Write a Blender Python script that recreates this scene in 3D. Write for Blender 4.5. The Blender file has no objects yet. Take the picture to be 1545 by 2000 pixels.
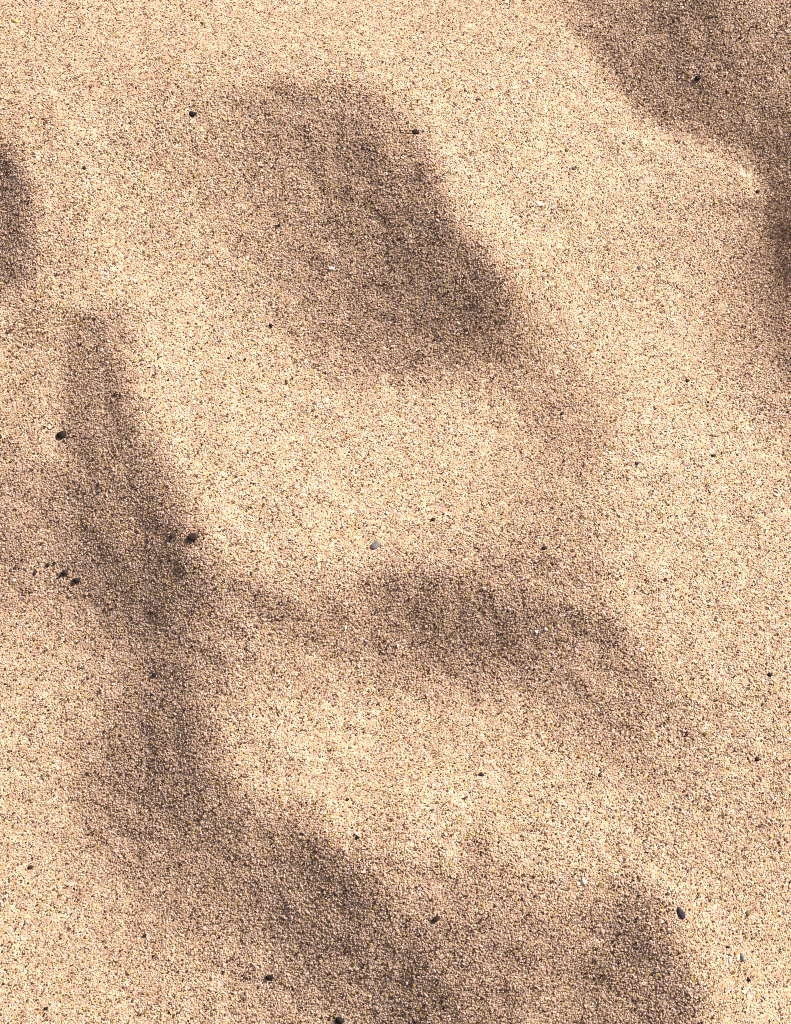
import bpy, bmesh, math, random
import numpy as np
from mathutils import Vector, Matrix, Euler

# ------------------------------------------------------------------ camera
scene = bpy.context.scene
TILT = math.radians(15.0)            # from straight down
VFOV = math.radians(36.0)
DIST = 0.60                          # camera to the sand at the middle of the view
PW, PH = 1545.0, 2000.0
cam_data = bpy.data.cameras.new("camera")
cam = bpy.data.objects.new("camera", cam_data)
scene.collection.objects.link(cam)
CAM = Vector((0.0, -DIST * math.sin(TILT), DIST * math.cos(TILT)))
cam.location = CAM
cam.rotation_euler = (TILT, 0.0, 0.0)
cam_data.sensor_fit = 'VERTICAL'
cam_data.angle = VFOV
cam_data.clip_start = 0.01
cam_data.clip_end = 400.0
scene.camera = cam

# ------------------------------------------------------------------ sky, sun, exposure
SUN_EL = math.radians(36.0)
SUN_AZ = math.radians(40.0)          # from +x towards +y
world = bpy.data.worlds.new("World")
scene.world = world
world.use_nodes = True
wn = world.node_tree
wn.nodes.clear()
sky = wn.nodes.new("ShaderNodeTexSky")
sky.sky_type = 'NISHITA'
sky.sun_disc = False
sky.dust_density = 8.0
sky.ozone_density = 0.6
sky.sun_elevation = SUN_EL
sky.sun_rotation = math.pi / 2 - SUN_AZ
bg = wn.nodes.new("ShaderNodeBackground")
bg.inputs["Strength"].default_value = 0.05
wo = wn.nodes.new("ShaderNodeOutputWorld")
wn.links.new(sky.outputs[0], bg.inputs[0])
wn.links.new(bg.outputs[0], wo.inputs[0])
sun_data = bpy.data.lights.new("sun", 'SUN')
sun_data.energy = 5.0
sun_data.angle = math.radians(0.53)
sun_data.color = (1.0, 0.94, 0.90)
sun = bpy.data.objects.new("sun", sun_data)
scene.collection.objects.link(sun)
TO_SUN = Vector((math.cos(SUN_EL) * math.cos(SUN_AZ), math.cos(SUN_EL) * math.sin(SUN_AZ), math.sin(SUN_EL)))
sun.rotation_euler = TO_SUN.to_track_quat('Z', 'Y').to_euler()
sun.location = (0.5, 0.5, 1.0)
vs = scene.view_settings
vs.view_transform = 'Standard'
vs.look = 'None'
vs.gamma = 1.0
vs.use_curve_mapping = False
vs.exposure = 0.88
scene.render.engine = 'CYCLES'
scene.cycles.use_denoising = False
scene.cycles.filter_width = 1.0
scene.cycles.max_bounces = 8

rng = np.random.default_rng(11)
random.seed(5)

# ------------------------------------------------------------------ relief of the rippled sand
# Brightness of each stretch of the ripple field under the low sun, in percent: 21 rows (every 100 photograph
# pixels) of 16 (every 103); STROKES sharpen crests and hollows (points, half width, percent, weight).
# The relief is integrated from how far each stretch must lean towards or away from the sun.
KNOTS = [
    [87, 90, 93, 97, 99, 99, 99, 99, 100, 96, 84, 61, 50, 40, 56, 65],
    [90, 92, 96, 95, 97, 100, 100, 98, 88, 80, 74, 54, 47, 43, 55, 55],
    [90, 96, 90, 86, 85, 79, 74, 59, 68, 72, 75, 79, 58, 47, 54, 56],
    [92, 95, 84, 85, 82, 69, 52, 32, 48, 70, 81, 77, 76, 76, 63, 28],
    [100, 90, 91, 88, 74, 59, 47, 32, 37, 74, 73, 88, 84, 75, 62, 28],
    [74, 89, 92, 75, 68, 53, 43, 47, 28, 46, 91, 82, 78, 73, 68, 62],
    [72, 88, 67, 72, 67, 60, 53, 44, 38, 41, 75, 82, 80, 82, 76, 69],
    [85, 51, 28, 71, 71, 73, 57, 46, 54, 60, 67, 80, 90, 90, 76, 71],
    [69, 46, 28, 68, 71, 72, 71, 78, 81, 81, 77, 81, 90, 85, 81, 78],
    [57, 50, 28, 50, 67, 78, 81, 85, 86, 90, 87, 74, 81, 86, 93, 92],
    [55, 48, 28, 28, 78, 79, 87, 89, 91, 86, 73, 71, 84, 93, 94, 94],
    [46, 51, 28, 28, 71, 83, 89, 87, 76, 64, 62, 74, 94, 94, 93, 91],
    [60, 57, 49, 50, 69, 74, 72, 66, 42, 44, 70, 86, 98, 94, 89, 87],
    [68, 71, 70, 67, 66, 75, 73, 58, 56, 66, 78, 83, 86, 91, 83, 83],
    [73, 77, 72, 56, 63, 79, 73, 76, 85, 93, 90, 78, 75, 73, 79, 83],
    [78, 80, 62, 52, 60, 71, 82, 93, 100, 94, 88, 82, 71, 76, 81, 76],
    [84, 76, 61, 57, 50, 70, 100, 97, 95, 90, 82, 80, 81, 78, 70, 76],
    [82, 77, 70, 60, 66, 75, 73, 75, 80, 70, 73, 79, 77, 69, 76, 79],
    [82, 78, 76, 74, 77, 70, 62, 63, 62, 61, 62, 63, 37, 77, 79, 81],
    [83, 81, 82, 82, 79, 71, 61, 53, 45, 56, 46, 45, 51, 66, 83, 89],
    [84, 83, 86, 79, 79, 70, 64, 51, 28, 41, 48, 59, 59, 54, 94, 95],
]
STROKES = [
    ([(255,690),(300,800),(345,880),(420,1010)],34,82,.5),
    ([(170,650),(190,760),(205,900),(250,1030),(290,1140)],46,48,.8),
    ([(100,640),(95,760),(95,880)],32,74,.7),
    ([(330,980),(370,1060)],22,56,.5),
    ([(770,300),(790,420),(870,520),(930,610)],40,48,.65),
    ([(560,190),(680,200),(760,260)],30,62,.4),
    ([(480,110),(640,120),(760,150),(850,240)],30,84,.5),
    ([(870,280),(920,400),(1000,490),(1100,580)],34,84,.7),
    ([(620,690),(760,700),(900,680)],28,62,.45),
    ([(620,780),(800,790),(950,770)],32,83,.4),
    ([(1160,30),(1240,160),(1310,230),(1420,260),(1490,280),(1545,350)],26,50,.65),
    ([(1290,90),(1400,110)],60,53,.5),
    ([(1080,60),(1150,170),(1230,260),(1300,310),(1420,330),(1470,370)],26,83,.75),
    ([(1010,420),(1110,410),(1230,420),(1330,430)],24,74,.5),
    ([(1545,330),(1535,440),(1545,540)],42,42,.8),
    ([(1510,600),(1545,720)],30,58,.5),
    ([(0,330),(24,390),(28,440),(20,510)],56,55,.9),
    ([(85,240),(122,340),(138,430),(122,520)],26,78,.8),
    ([(400,1130),(500,1170),(620,1240),(720,1250)],28,60,.5),
    ([(560,1090),(660,1150),(700,1180)],26,76,.5),
    ([(760,1150),(860,1180),(990,1210)],40,51,.6),
    ([(1060,1210),(1190,1230)],40,60,.4),
    ([(1210,1270),(1260,1340)],34,61,.35),
    ([(1240,1130),(1310,1240),(1350,1330)],30,80,.5),
    ([(330,1300),(350,1420),(370,1500),(430,1590)],34,52,.5),
    ([(430,1380),(450,1480),(520,1560),(620,1600)],30,80,.5),
    ([(580,1640),(650,1690),(690,1760)],42,53,.45),
    ([(760,1600),(860,1620),(960,1600)],30,80,.4),
    ([(930,1640),(930,1730)],26,65,.5),
    ([(740,1630),(790,1680),(830,1730)],34,73,.4),
    ([(840,1920),(860,2000)],40,50,.5),
    ([(1030,1780),(1060,1890),(1060,2000)],50,66,.5),
    ([(520,1700),(560,1790)],30,60,.3),
    ([(1240,1760),(1290,1850),(1310,1980)],32,52,.7),
    ([(1340,1740),(1390,1860),(1420,2000)],30,83,.75),
]
LN_X, LN_Y = 124, 160


def project(x, y, z):
    """ground point -> photograph pixel"""
    dx, dy, dz = x - CAM.x, y - CAM.y, z - CAM.z
    f = dy * math.sin(TILT) - dz * math.cos(TILT)
    u = dy * math.cos(TILT) + dz * math.sin(TILT)
    k = (PH / 2) / math.tan(VFOV / 2)
    return PW / 2 + dx / f * k, PH / 2 - u / f * k


def unproject(px, py, z=0.0):
    k = (PH / 2) / math.tan(VFOV / 2)
    a, b = (px - PW / 2) / k, (PH / 2 - py) / k
    d = Vector((a, b * math.cos(TILT) + math.sin(TILT), b * math.sin(TILT) - math.cos(TILT)))
    t = (z - CAM.z) / d.z
    return CAM.x + d.x * t, CAM.y + d.y * t


def bicubic(A, fy, fx):
    h, w = A.shape

    def wts(f):
        return (-.5 * f + f * f - .5 * f ** 3, 1 - 2.5 * f * f + 1.5 * f ** 3, .5 * f + 2 * f * f - 1.5 * f ** 3, -.5 * f * f + .5 * f ** 3)
    iy, ix = np.floor(fy).astype(int), np.floor(fx).astype(int)
    wy, wx = wts(fy - iy), wts(fx - ix)
    out = 0
    for j in range(4):
        row = 0
        for i in range(4):
            row = row + wx[i] * A[np.clip(iy + j - 1, 0, h - 1), np.clip(ix + i - 1, 0, w - 1)]
        out = out + wy[j] * row
    return out


def build_lean():
    K = np.array(KNOTS, float)
    jy, jx = np.mgrid[0:LN_Y, 0:LN_X]
    B = bicubic(K, jy / (LN_Y - 1) * (K.shape[0] - 1), jx / (LN_X - 1) * (K.shape[1] - 1))
    qx, qy = jx / (LN_X - 1) * PW, jy / (LN_Y - 1) * PH
    for pts, wid, lev, wt in STROKES:
        d = np.full(qx.shape, 1e9)
        for (x0, y0), (x1, y1) in zip(pts[:-1], pts[1:]):
            dx, dy = x1 - x0, y1 - y0
            t = np.clip(((qx - x0) * dx + (qy - y0) * dy) / (dx * dx + dy * dy), 0, 1)
            d = np.minimum(d, np.hypot(qx - x0 - t * dx, qy - y0 - t * dy))
        a = np.exp(-(d / wid) ** 2) * wt
        B = B * (1 - a) + lev * a
    return (np.clip(B, 25, 100) / 100) ** 2.2


lean = build_lean()


def mirror(f, n):
    """the ripple field goes on beyond the samples, folded back on itself"""
    p = 2 * (n - 1)
    f = np.mod(f, p)
    return np.where(f > n - 1, p - f, f)


NG, HALF = 512, 0.64                 # relief grid: 1.28 m square
gx = (np.arange(NG) + .5) / NG * 2 * HALF - HALF
GX, GY = np.meshgrid(gx, gx)
kx = np.fft.fftfreq(NG, 2 * HALF / NG) * 2 * math.pi
KX, KY = np.meshgrid(kx, kx)
ca, sa = math.cos(SUN_AZ), math.sin(SUN_AZ)
KS, KN = KX * ca + KY * sa, -KX * sa + KY * ca
relief = np.zeros((NG, NG))
K_LEAN = 1.7
for it in range(6):
    px, py = project(GX, np.maximum(GY, -0.36), np.where(GY > -0.36, relief, 0))
    py = np.where(GY > -0.36, py, py + (-0.36 - GY) * 5000)
    L = bicubic(lean, mirror(py / PH * (LN_Y - 1), LN_Y), mirror(px / PW * (LN_X - 1), LN_X))
    slope = K_LEAN * (lean.mean() - L)
    fade = np.clip((0.62 - np.maximum(abs(GX), abs(GY))) / 0.10, 0, 1)
    slope = (slope - (slope * fade).sum() / fade.sum()) * fade
    P = np.fft.fft2(slope)
    Hf = -1j * KS * P / (KS ** 2 + 0.06 * KN ** 2 + 30.0)
    Hf[0, 0] = 0
    relief = np.real(np.fft.ifft2(Hf))
    if it == 0:
        relief *= .7
relief -= np.median(relief)
# small dents and clumps between grain size and ripple size
fld = np.fft.fft2(rng.normal(0, 1, (NG, NG)))
KR = np.sqrt(KX ** 2 + KY ** 2) + 1e-6
wl = 2 * math.pi / KR
dents = np.real(np.fft.ifft2(fld * wl ** 1.4 * np.exp(-(np.log(wl / 0.012) / 0.75) ** 2)))
dsx = np.gradient(dents, 2 * HALF / NG, axis=1)
relief += dents * (0.045 / dsx.std()) * fade


def height(x, y):
    fx = np.clip((np.asarray(x, float) + HALF) / (2 * HALF) * NG - .5, 0, NG - 1.001)
    fy = np.clip((np.asarray(y, float) + HALF) / (2 * HALF) * NG - .5, 0, NG - 1.001)
    ix, iy = fx.astype(int), fy.astype(int)
    a, b = fx - ix, fy - iy
    return (relief[iy, ix] * (1 - a) * (1 - b) + relief[iy, ix + 1] * a * (1 - b)
            + relief[iy + 1, ix] * (1 - a) * b + relief[iy + 1, ix + 1] * a * b)


def spot(px, py):
    """photograph pixel -> point on the relief"""
    z = 0.0
    for _ in range(8):
        x, y = unproject(px, py, z)
        z = float(height(x, y))
    return x, y, z


# ------------------------------------------------------------------ materials
def new_mat(name):
    m = bpy.data.materials.new(name)
    m.use_nodes = True
    nt = m.node_tree
    return m, nt, nt.nodes["Principled BSDF"]


def ramp(nt, stops):
    r = nt.nodes.new("ShaderNodeValToRGB")
    e = r.color_ramp.elements
    while len(e) < len(stops):
        e.new(0.5)
    for k, (p, c) in enumerate(stops):
        e[k].position = p
        e[k].color = (*c, 1)
    return r


def sand_bed_material():
    m, nt, b = new_mat("sand_bed")
    tc = nt.nodes.new("ShaderNodeTexCoord")
    vo = nt.nodes.new("ShaderNodeTexVoronoi")
    vo.inputs["Scale"].default_value = 900.0
    nt.links.new(tc.outputs["Object"], vo.inputs["Vector"])
    sep = nt.nodes.new("ShaderNodeSeparateColor")
    nt.links.new(vo.outputs["Color"], sep.inputs[0])
    r = ramp(nt, [(0.0, (.10, .06, .035)), (.15, (.34, .22, .12)), (.5, (.46, .32, .19)), (.85, (.56, .42, .27)), (1.0, (.70, .60, .46))])
    nt.links.new(sep.outputs[0], r.inputs[0])
    nt.links.new(r.outputs[0], b.inputs["Base Color"])
    b.inputs["Roughness"].default_value = 0.85
    bump = nt.nodes.new("ShaderNodeBump")
    bump.inputs["Strength"].default_value = 0.8
    bump.inputs["Distance"].default_value = 0.0005
    bump.invert = True
    nt.links.new(vo.outputs["Distance"], bump.inputs["Height"])
    nt.links.new(bump.outputs[0], b.inputs["Normal"])
    return m


def grain_material():
    m, nt, b = new_mat("sand_grain")
    at = nt.nodes.new("ShaderNodeAttribute")
    at.attribute_type = 'INSTANCER'
    at.attribute_name = "tint"
    tc = nt.nodes.new("ShaderNodeTexCoord")
    nz = nt.nodes.new("ShaderNodeTexNoise")
    nz.inputs["Scale"].default_value = 1.6
    nt.links.new(tc.outputs["Object"], nz.inputs["Vector"])
    mr = nt.nodes.new("ShaderNodeMapRange")
    mr.inputs["From Min"].default_value = .3
    mr.inputs["From Max"].default_value = .7
    mr.inputs["To Min"].default_value = .8
    mr.inputs["To Max"].default_value = 1.15
    nt.links.new(nz.outputs[0], mr.inputs[0])
    mx = nt.nodes.new("ShaderNodeVectorMath")
    mx.operation = 'SCALE'
    nt.links.new(at.outputs["Color"], mx.inputs[0])
    nt.links.new(mr.outputs[0], mx.inputs["Scale"])
    nt.links.new(mx.outputs[0], b.inputs["Base Color"])
    b.inputs["Roughness"].default_value = 0.6
    b.inputs["Specular IOR Level"].default_value = 0.25
    tr = nt.nodes.new("ShaderNodeBsdfTranslucent")          # quartz lets light through
    nt.links.new(mx.outputs[0], tr.inputs["Color"])
    mix = nt.nodes.new("ShaderNodeMixShader")
    mix.inputs[0].default_value = 0.28
    nt.links.new(b.outputs[0], mix.inputs[1])
    nt.links.new(tr.outputs[0], mix.inputs[2])
    nt.links.new(mix.outputs[0], nt.nodes["Material Output"].inputs["Surface"])
    return m


def stone_material(name, c0, c1, rough=0.75, scale=700.0):
    m, nt, b = new_mat(name)
    tc = nt.nodes.new("ShaderNodeTexCoord")
    nz = nt.nodes.new("ShaderNodeTexNoise")
    nz.inputs["Scale"].default_value = scale
    nz.inputs["Detail"].default_value = 4
    nt.links.new(tc.outputs["Object"], nz.inputs["Vector"])
    r = ramp(nt, [(.35, c0), (.65, c1)])
    nt.links.new(nz.outputs[0], r.inputs[0])
    nt.links.new(r.outputs[0], b.inputs["Base Color"])
    b.inputs["Roughness"].default_value = rough
    b.inputs["Specular IOR Level"].default_value = 0.3
    bp = nt.nodes.new("ShaderNodeBump")
    bp.inputs["Strength"].default_value = .4
    bp.inputs["Distance"].default_value = .0003
    nt.links.new(nz.outputs[0], bp.inputs["Height"])
    nt.links.new(bp.outputs[0], b.inputs["Normal"])
    return m


MAT_BED = sand_bed_material()
MAT_GRAIN = grain_material()
STONE = {
    'black': stone_material("black_stone", (.005, .0035, .003), (.014, .009, .008)),
    'brown': stone_material("brown_stone", (.014, .0065, .005), (.034, .015, .011)),
    'grey': stone_material("grey_stone", (.085, .076, .074), (.17, .155, .15)),
    'blue': stone_material("blue_grey_stone", (.06, .064, .08), (.13, .135, .16)),
    'violet': stone_material("violet_black_stone", (.013, .010, .016), (.032, .024, .036)),
    'white': stone_material("white_quartz", (.78, .74, .70), (.9, .88, .85), .3),
    'orange': stone_material("orange_stone", (.30, .11, .03), (.48, .20, .07)),
    'yellow': stone_material("yellow_stone", (.46, .33, .07), (.60, .46, .14)),
    'pale': stone_material("pale_pink_stone", (.66, .50, .42), (.80, .66, .58)),
    'olive': stone_material("olive_stone", (.10, .075, .03), (.20, .15, .07)),
}

# ------------------------------------------------------------------ the ground: one sheet
fine = np.linspace(-0.60, 0.60, 401)
out = [0.60]
st = 0.004
while out[-1] < 150:
    st *= 1.28
    out.append(out[-1] + st)
out = np.array(out[1:])
axis = np.concatenate([-out[::-1], fine, out])
AX, AY = np.meshgrid(axis, axis)
AZ = height(AX, AY)
far = np.maximum(abs(AX), abs(AY))
w = np.clip((0.62 - far) / 0.06, 0, 1)
swell = (np.sin(AX * 1.9 + .6 * np.sin(AY * 1.1)) + np.sin(AY * 1.3 + 1.1 + .8 * np.sin(AX * .7))) * .02
swell = swell * np.clip((far - .6) / 3, 0, 1)
AZ = AZ * w + swell + -0.00006
n = len(axis)
ii = np.arange(n * n).reshape(n, n)
quads = np.stack([ii[:-1, :-1], ii[:-1, 1:], ii[1:, 1:], ii[1:, :-1]], -1).reshape(-1, 4)
me = bpy.data.meshes.new("sand_ground")
me.vertices.add(n * n)
me.vertices.foreach_set("co", np.stack([AX, AY, AZ], -1).astype(np.float32).ravel())
me.loops.add(len(quads) * 4)
me.loops.foreach_set("vertex_index", quads.astype(np.int32).ravel())
me.polygons.add(len(quads))
me.polygons.foreach_set("loop_start", np.arange(0, len(quads) * 4, 4, dtype=np.int32))
me.update()
me.validate()
me.polygons.foreach_set("use_smooth", np.ones(len(quads), bool))
me.materials.append(MAT_BED)
ground = bpy.data.objects.new("sand_ground", me)
ground["kind"] = "structure"
ground["label"] = "rippled pale tan sand bed of the beach"
scene.collection.objects.link(ground)

# ------------------------------------------------------------------ single pebbles lying on the sand
# colour, x, y, width, height (photograph pixels), turn (degrees), label
PX_M = 0.30 / 1545.0
PEBBLES = [
    ('black', 376, 222, 19, 10, 12, "flat black pebble alone on pale sand, upper left, left of the central hollow"),
    ('brown', 165, 328, 10, 9, 0, "small round dark pebble right of the shaded hollow at the left edge"),
    ('olive', 398, 47, 9, 11, 20, "small olive-brown pebble near the top edge, above the flat black pebble"),
    ('yellow', 372, 147, 13, 7, 10, "yellow oval pebble between the top edge and the flat black pebble"),
    ('yellow', 32, 43, 14, 8, 0, "ochre yellow pebble in the top left corner"),
    ('brown', 811, 258, 14, 8, -5, "dark brown pebble on the upper crest of the central hollow"),
    ('black', 545, 440, 8, 7, 0, "small black pebble in the middle left of the central hollow"),
    ('white', 648, 525, 13, 9, 20, "bright white oval grain in the shaded central hollow"),
    ('black', 529, 636, 9, 10, 30, "dark pebble at the left end of the central hollow's lower edge"),
    ('olive', 560, 745, 8, 13, 10, "upright olive pebble on bright sand below the central hollow"),
    ('black', 447, 700, 6, 6, 0, "tiny black pebble, left one of a pair on bright sand"),
    ('black', 478, 702, 7, 6, 0, "tiny black pebble, right one of a pair on bright sand"),
    ('black', 1362, 152, 15, 9, 15, "black pebble in the shaded slope of the top right corner"),
    ('white', 1035, 160, 11, 10, 0, "white grain on bright sand in the upper right, above the grey pebbles"),
    ('white', 1230, 305, 9, 9, 0, "white grain just below the blue-grey pebble in the upper right"),
    ('blue', 1218, 280, 9, 8, 0, "small blue-grey pebble on bright sand in the upper right"),
    ('olive', 1107, 294, 10, 9, 0, "olive-brown pebble left of the small blue-grey pebble"),
    ('grey', 1121, 330, 10, 7, -20, "grey pebble below the olive-brown one in the upper right"),
    ('pale', 1055, 400, 15, 12, 0, "pale pink pebble on bright sand right of the central hollow"),
    ('orange', 1090, 393, 7, 8, 0, "small orange pebble right of the pale pink one"),
    ('black', 1480, 375, 12, 8, 0, "black pebble near the dark right edge"),
    ('grey', 1248, 524, 11, 11, 0, "round grey pebble on a soft ripple right of the central hollow"),
    ('black', 1342, 744, 8, 8, 0, "black pebble on bright sand above the thin brown sliver-like one"),
    ('brown', 1392, 890, 13, 6, -5, "thin brown sliver-like pebble on the bright right-hand slope"),
    ('black', 1243, 905, 10, 7, -20, "dark pebble left of the thin brown sliver-like one"),
    ('violet', 1098, 808, 8, 8, 0, "violet-black pebble in the soft shade right of centre"),
    ('violet', 1063, 1070, 12, 8, 0, "violet pebble above the long shaded arc, right of centre"),
    ('orange', 725, 907, 8, 9, 30, "orange pebble on the bright sand at the centre"),
    ('orange', 565, 921, 9, 5, 0, "thin orange pebble left of the orange one at the centre"),
    ('white', 756, 1003, 8, 8, 0, "white grain above the big grey pebble"),
    ('black', 847, 1015, 12, 8, 20, "black pebble right of the white grain at the centre"),
    ('grey', 731, 1067, 24, 15, 38, "largest pebble, smooth grey oval with a dark lower end, at the centre"),
    ('white', 675, 1226, 5, 12, 0, "upright white grain in the long shaded arc below the centre"),
    ('white', 1047, 1234, 7, 8, 0, "white grain in the darkest part of the long shaded arc"),
    ('white', 1066, 1229, 8, 6, 20, "white grain right next to another in the long shaded arc"),
    ('black', 122, 847, 19, 14, 20, "big black pebble left of the upright shaded band"),
    ('brown', 379, 1048, 20, 14, 15, "big dark brown pebble on the crest right of the shaded band"),
    ('brown', 336, 1047, 12, 12, 0, "brown pebble left of the big dark brown one on the crest"),
    ('black', 94, 1104, 9, 8, 0, "small black pebble, lower one of a touching pair at the left"),
    ('black', 107, 1099, 8, 7, 0, "small black pebble, upper one of a touching pair at the left"),
    ('brown', 128, 1119, 15, 12, 40, "brown pebble between the black pair and the long black pebble"),
    ('black', 150, 1133, 22, 10, 5, "long black pebble lowest in the cluster at the left"),
    ('brown', 68, 1119, 9, 9, 0, "brown pebble leftmost in the cluster at the left"),
    ('black', 302, 1318, 13, 10, 30, "black pebble in the middle of the lower left shaded band"),
    ('brown', 1299, 1133, 11, 8, 15, "dark brown pebble on bright sand right of the long shaded arc"),
    ('black', 1504, 1318, 11, 10, 0, "black pebble near the right edge, lower right"),
    ('olive', 1376, 1433, 12, 7, -5, "flat olive-brown pebble on the lower right slope"),
    ('black', 1478, 1482, 12, 8, -30, "black pebble below the flat olive-brown one at the lower right"),
    ('orange', 1131, 1478, 9, 8, 0, "pale orange pebble on the bright lower middle slope"),
    ('orange', 1445, 1215, 9, 7, 0, "orange pebble near the right edge, above the black one"),
    ('violet', 941, 1513, 13, 11, -20, "blue-black pebble on the bright lower middle slope"),
    ('orange', 929, 1511, 8, 7, 0, "small orange pebble touching the blue-black one"),
    ('black', 679, 1562, 7, 10, 0, "small black upright pebble on bright sand, lower middle"),
    ('black', 697, 1636, 9, 9, 30, "round black pebble at the upper edge of the bottom shade"),
    ('brown', 853, 1795, 14, 10, 10, "reddish brown pebble inside the bottom shade, right part"),
    ('black', 527, 1909, 16, 9, 8, "flat black pebble near the bottom edge, left of centre"),
    ('black', 662, 1992, 18, 12, 0, "black pebble cut by the bottom edge"),
    ('white', 1140, 1721, 12, 12, 0, "round white grain at the head of the bottom right shaded tongue"),
    ('violet', 1328, 1781, 24, 10, -55, "long slanting violet-black pebble on pale sand, lower right"),
    ('blue', 1449, 1870, 11, 17, 15, "blue-grey oval pebble in the bottom right corner"),
    ('orange', 1436, 1862, 9, 8, 0, "rusty orange pebble touching the blue-grey oval one"),
    ('white', 1425, 1876, 7, 10, 0, "white grain left of the rusty orange pebble, bottom right"),
    ('black', 1422, 1850, 9, 6, 0, "small dark pebble above the rusty orange one, bottom right"),
    ('black', 1461, 1912, 8, 11, 30, "black pebble below the blue-grey oval one"),
    ('white', 1454, 1938, 8, 7, 0, "round white grain, left one of two below the black pebble, bottom right"),
    ('white', 1465, 1931, 5, 11, 20, "narrow white grain, right one of two below the black pebble, bottom right"),
    ('olive', 1460, 1782, 12, 12, 0, "olive-brown pebble right of the long slanting violet-black one"),
    ('yellow', 1506, 1633, 9, 8, 0, "yellow pebble near the right edge, lower right"),
    ('brown', 60, 1694, 12, 9, 20, "brown pebble on pale sand at the left, in the lower quarter"),
    ('black', 283, 1827, 8, 8, 0, "round black pebble left of the bottom shade"),
    ('black', 91, 1970, 9, 8, 0, "black pebble in the bottom left corner"),
]


def pebble_mesh(seed, rough):
    r = random.Random(seed)
    bm = bmesh.new()
    bmesh.ops.create_icosphere(bm, subdivisions=2, radius=1.0)
    dirs = [Vector((r.gauss(0, 1), r.gauss(0, 1), r.gauss(0, 1))).normalized() for _ in range(10)]
    cut = [r.uniform(.5, .85) for _ in dirs]
    for v in bm.verts:
        p = v.co.copy()
        for d, c in zip(dirs, cut):
            t = p.dot(d)
            if t > c:
                p -= d * (t - c)
        v.co = p * (1 + r.uniform(-rough, rough))
    me = bpy.data.meshes.new("pebble")
    bm.to_mesh(me)
    bm.free()
    for p in me.polygons:
        p.use_smooth = True
    return me


peb_xy = []
for k, (colour, px, py, w_, h_, turn, label) in enumerate(PEBBLES):
    name = 'white_grain' if colour == 'white' else 'pebble'
    x, y, z = spot(px, py)
    s = PX_M * (0.5 + 0.5 * (math.hypot(x - CAM.x, y - CAM.y, CAM.z) / DIST) * 1.0) * 2 / 2
    if w_ <= 13:
        s *= .80
    a, b = w_ * s * .5, h_ * s * .5 * 1.08
    c = max(min(a, b) * .6, 0.0005)
    mesh = pebble_mesh(100 + k, .05)
    mesh.materials.append(STONE[colour])
    mesh.transform(Matrix.Diagonal((a * 1.22, b * 1.22, c * 1.15, 1)))
    o = bpy.data.objects.new(name, mesh)
    o.location = (x, y, z + c * .25 + .0001)
    o.rotation_euler = (random.uniform(-.15, .15), random.uniform(-.15, .15), math.radians(turn))
    o["label"] = label
    o["category"] = "grain" if name == 'white_grain' else "pebble"
    o["group"] = "pale quartz grains on the sand" if name == 'white_grain' else "loose pebbles on the sand"
    scene.collection.objects.link(o)
    peb_xy.append((x, y, max(a, b) * .95, min(a, b) * .95))

# ------------------------------------------------------------------ the grains of the sand surface
protos = bpy.data.collections.new("grain_shapes")
NPROTO = 12
for k in range(NPROTO):
    r = random.Random(k + 40)
    bm = bmesh.new()
    for _ in range(r.randint(14, 20)):
        v = Vector((r.gauss(0, 1), r.gauss(0, 1), r.gauss(0, 1))).normalized()
        bm.verts.new((v.x * r.uniform(.95, 1.2), v.y * r.uniform(.85, 1.05), max(min(v.z * .95, .5 + r.uniform(-.06, .06)), -.6)))
    res = bmesh.ops.convex_hull(bm, input=bm.verts)
    bmesh.ops.delete(bm, geom=[g for g in res["geom_interior"] if isinstance(g, bmesh.types.BMVert)], context='VERTS')
    gm = bpy.data.meshes.new("grain_shape")
    bm.to_mesh(gm)
    bm.free()
    gm.materials.append(MAT_GRAIN)
    for p in gm.polygons:
        p.use_smooth = False
    protos.objects.link(bpy.data.objects.new("grain_shape_%02d" % k, gm))

PITCH = 0.00062
nx, ny = int(0.50 / PITCH), int(0.60 / PITCH)
JX, JY = np.meshgrid(np.arange(nx), np.arange(ny))
JX = (JX + (JY % 2) * .5 + rng.uniform(-.45, .45, JX.shape)) * PITCH - .25
JY = (JY + rng.uniform(-.45, .45, JY.shape)) * PITCH - .29
qx, qy = JX.ravel(), JY.ravel()
upx, upy = project(qx, qy, 0 * qx)
keep = (upx > -170) & (upx < PW + 170) & (upy > -190) & (upy < PH + 190)
for x, y, a, b in peb_xy:
    keep &= np.hypot(qx - x, qy - y) > (a + b) * .5
qx, qy = qx[keep], qy[keep]
N = len(qx)
R0 = 0.00034
size = R0 * np.exp(rng.normal(0, .2, N)).clip(.55, 1.6)
qz = height(qx, qy) + rng.normal(0, 0.00007, N)
coarse = rng.uniform(0, 1, N) < .05
size = np.where(coarse, size * 1.55, size)
tints = np.array([(.61,.427,.325),(.67,.49,.39),(.56,.36,.255),(.63,.435,.365),(.50,.36,.12),(.76,.67,.60),(.18,.085,.055),(.045,.025,.02)])
prob = np.array([34,26,14,10,8,2,8,4], float)
prob /= prob.sum()
ci = rng.choice(len(tints), N, p=prob)
tint = tints[ci] * rng.uniform(.90, 1.10, (N, 1)) * rng.uniform(.97, 1.03, (N, 3))
tint = np.clip(tint, 0.004, .92)
size = np.where(ci >= len(tints) - 2, np.clip(size, R0 * .8, R0 * 1.3), size)
qz = qz + np.where(ci >= len(tints) - 2, .00008, 0)
gme = bpy.data.meshes.new("sand_grains")
gme.vertices.add(N)
gme.vertices.foreach_set("co", np.stack([qx, qy, qz], -1).astype(np.float32).ravel())
at = gme.attributes.new("tint", 'FLOAT_COLOR', 'POINT')
at.data.foreach_set("color", np.concatenate([tint, np.ones((N, 1))], 1).astype(np.float32).ravel())
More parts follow.
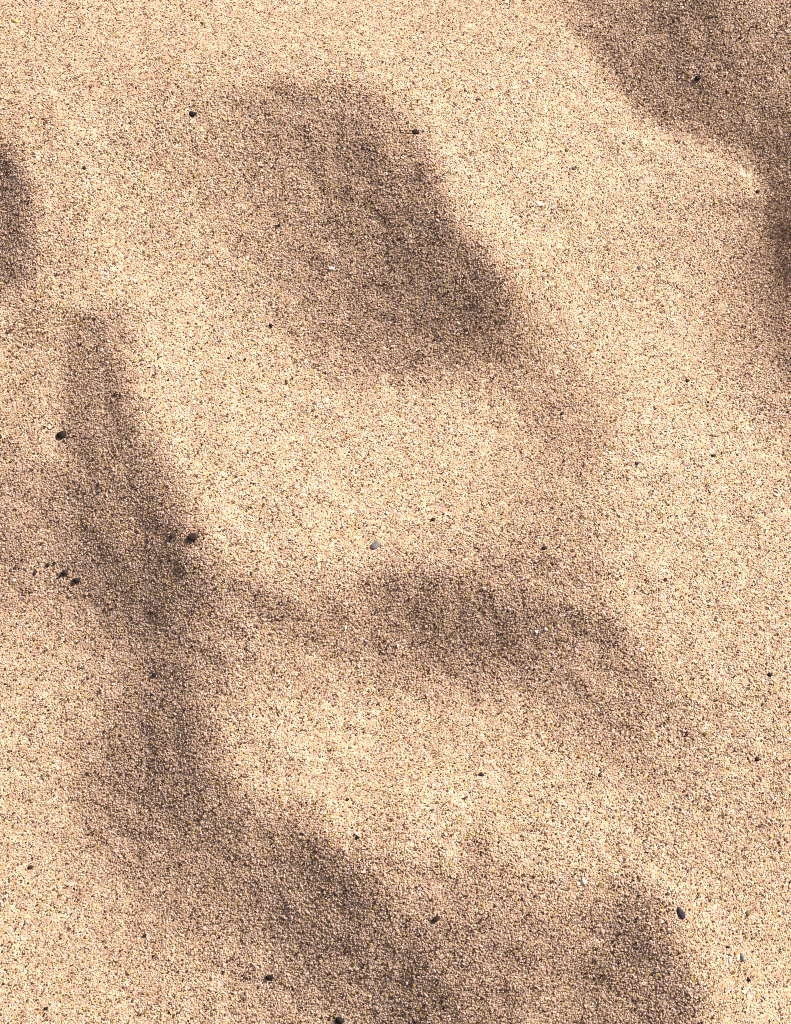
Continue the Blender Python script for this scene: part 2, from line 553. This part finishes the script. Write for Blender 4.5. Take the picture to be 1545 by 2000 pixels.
at = gme.attributes.new("turn", 'FLOAT_VECTOR', 'POINT')
ee = 0.0012                                   # grains lie on the slope, each tipped a little its own way
sx = (height(qx + ee, qy) - height(qx - ee, qy)) / (2 * ee)
sy = (height(qx, qy + ee) - height(qx, qy - ee)) / (2 * ee)
nx_, ny_ = -sx + rng.normal(0, .14, N), -sy + rng.normal(0, .14, N)
ln = np.sqrt(nx_ ** 2 + ny_ ** 2 + 1)
nx_, ny_, nz_ = nx_ / ln, ny_ / ln, 1 / ln
spin = rng.uniform(-math.pi, math.pi, N)
mx_, my_ = nx_ * np.cos(spin) + ny_ * np.sin(spin), -nx_ * np.sin(spin) + ny_ * np.cos(spin)
turn = np.stack([np.arcsin(-my_), np.arctan2(mx_, nz_), spin], -1)
at.data.foreach_set("vector", turn.astype(np.float32).ravel())
at = gme.attributes.new("size", 'FLOAT_VECTOR', 'POINT')
at.data.foreach_set("vector", (size[:, None] * rng.uniform(.8, 1.2, (N, 3))).astype(np.float32).ravel())
at = gme.attributes.new("pick", 'INT', 'POINT')
at.data.foreach_set("value", rng.integers(0, NPROTO, N).astype(np.int32))
gme.update()
grains = bpy.data.objects.new("sand_grains", gme)
grains["kind"] = "stuff"
grains["label"] = "loose mixed cream, tan and brown sand grains covering the ripples"
grains["category"] = "sand"
scene.collection.objects.link(grains)
ng = bpy.data.node_groups.new("scatter_grains", 'GeometryNodeTree')
ng.interface.new_socket("Geometry", in_out='INPUT', socket_type='NodeSocketGeometry')
ng.interface.new_socket("Geometry", in_out='OUTPUT', socket_type='NodeSocketGeometry')
gi, go = ng.nodes.new("NodeGroupInput"), ng.nodes.new("NodeGroupOutput")
iop = ng.nodes.new("GeometryNodeInstanceOnPoints")
col = ng.nodes.new("GeometryNodeCollectionInfo")
col.inputs["Collection"].default_value = protos
col.inputs["Separate Children"].default_value = True
col.inputs["Reset Children"].default_value = True


def named(name, dtype):
    nd = ng.nodes.new("GeometryNodeInputNamedAttribute")
    nd.data_type = dtype
    nd.inputs["Name"].default_value = name
    return nd.outputs["Attribute"]


iop.inputs["Pick Instance"].default_value = True
ng.links.new(gi.outputs[0], iop.inputs["Points"])
ng.links.new(col.outputs[0], iop.inputs["Instance"])
ng.links.new(named("pick", 'INT'), iop.inputs["Instance Index"])
e2r = ng.nodes.new("FunctionNodeEulerToRotation")
ng.links.new(named("turn", 'FLOAT_VECTOR'), e2r.inputs[0])
ng.links.new(e2r.outputs[0], iop.inputs["Rotation"])
ng.links.new(named("size", 'FLOAT_VECTOR'), iop.inputs["Scale"])
ng.links.new(iop.outputs[0], go.inputs[0])
md = grains.modifiers.new("scatter", 'NODES')
md.node_group = ng
print("grains", N, "relief", relief.min(), relief.max())
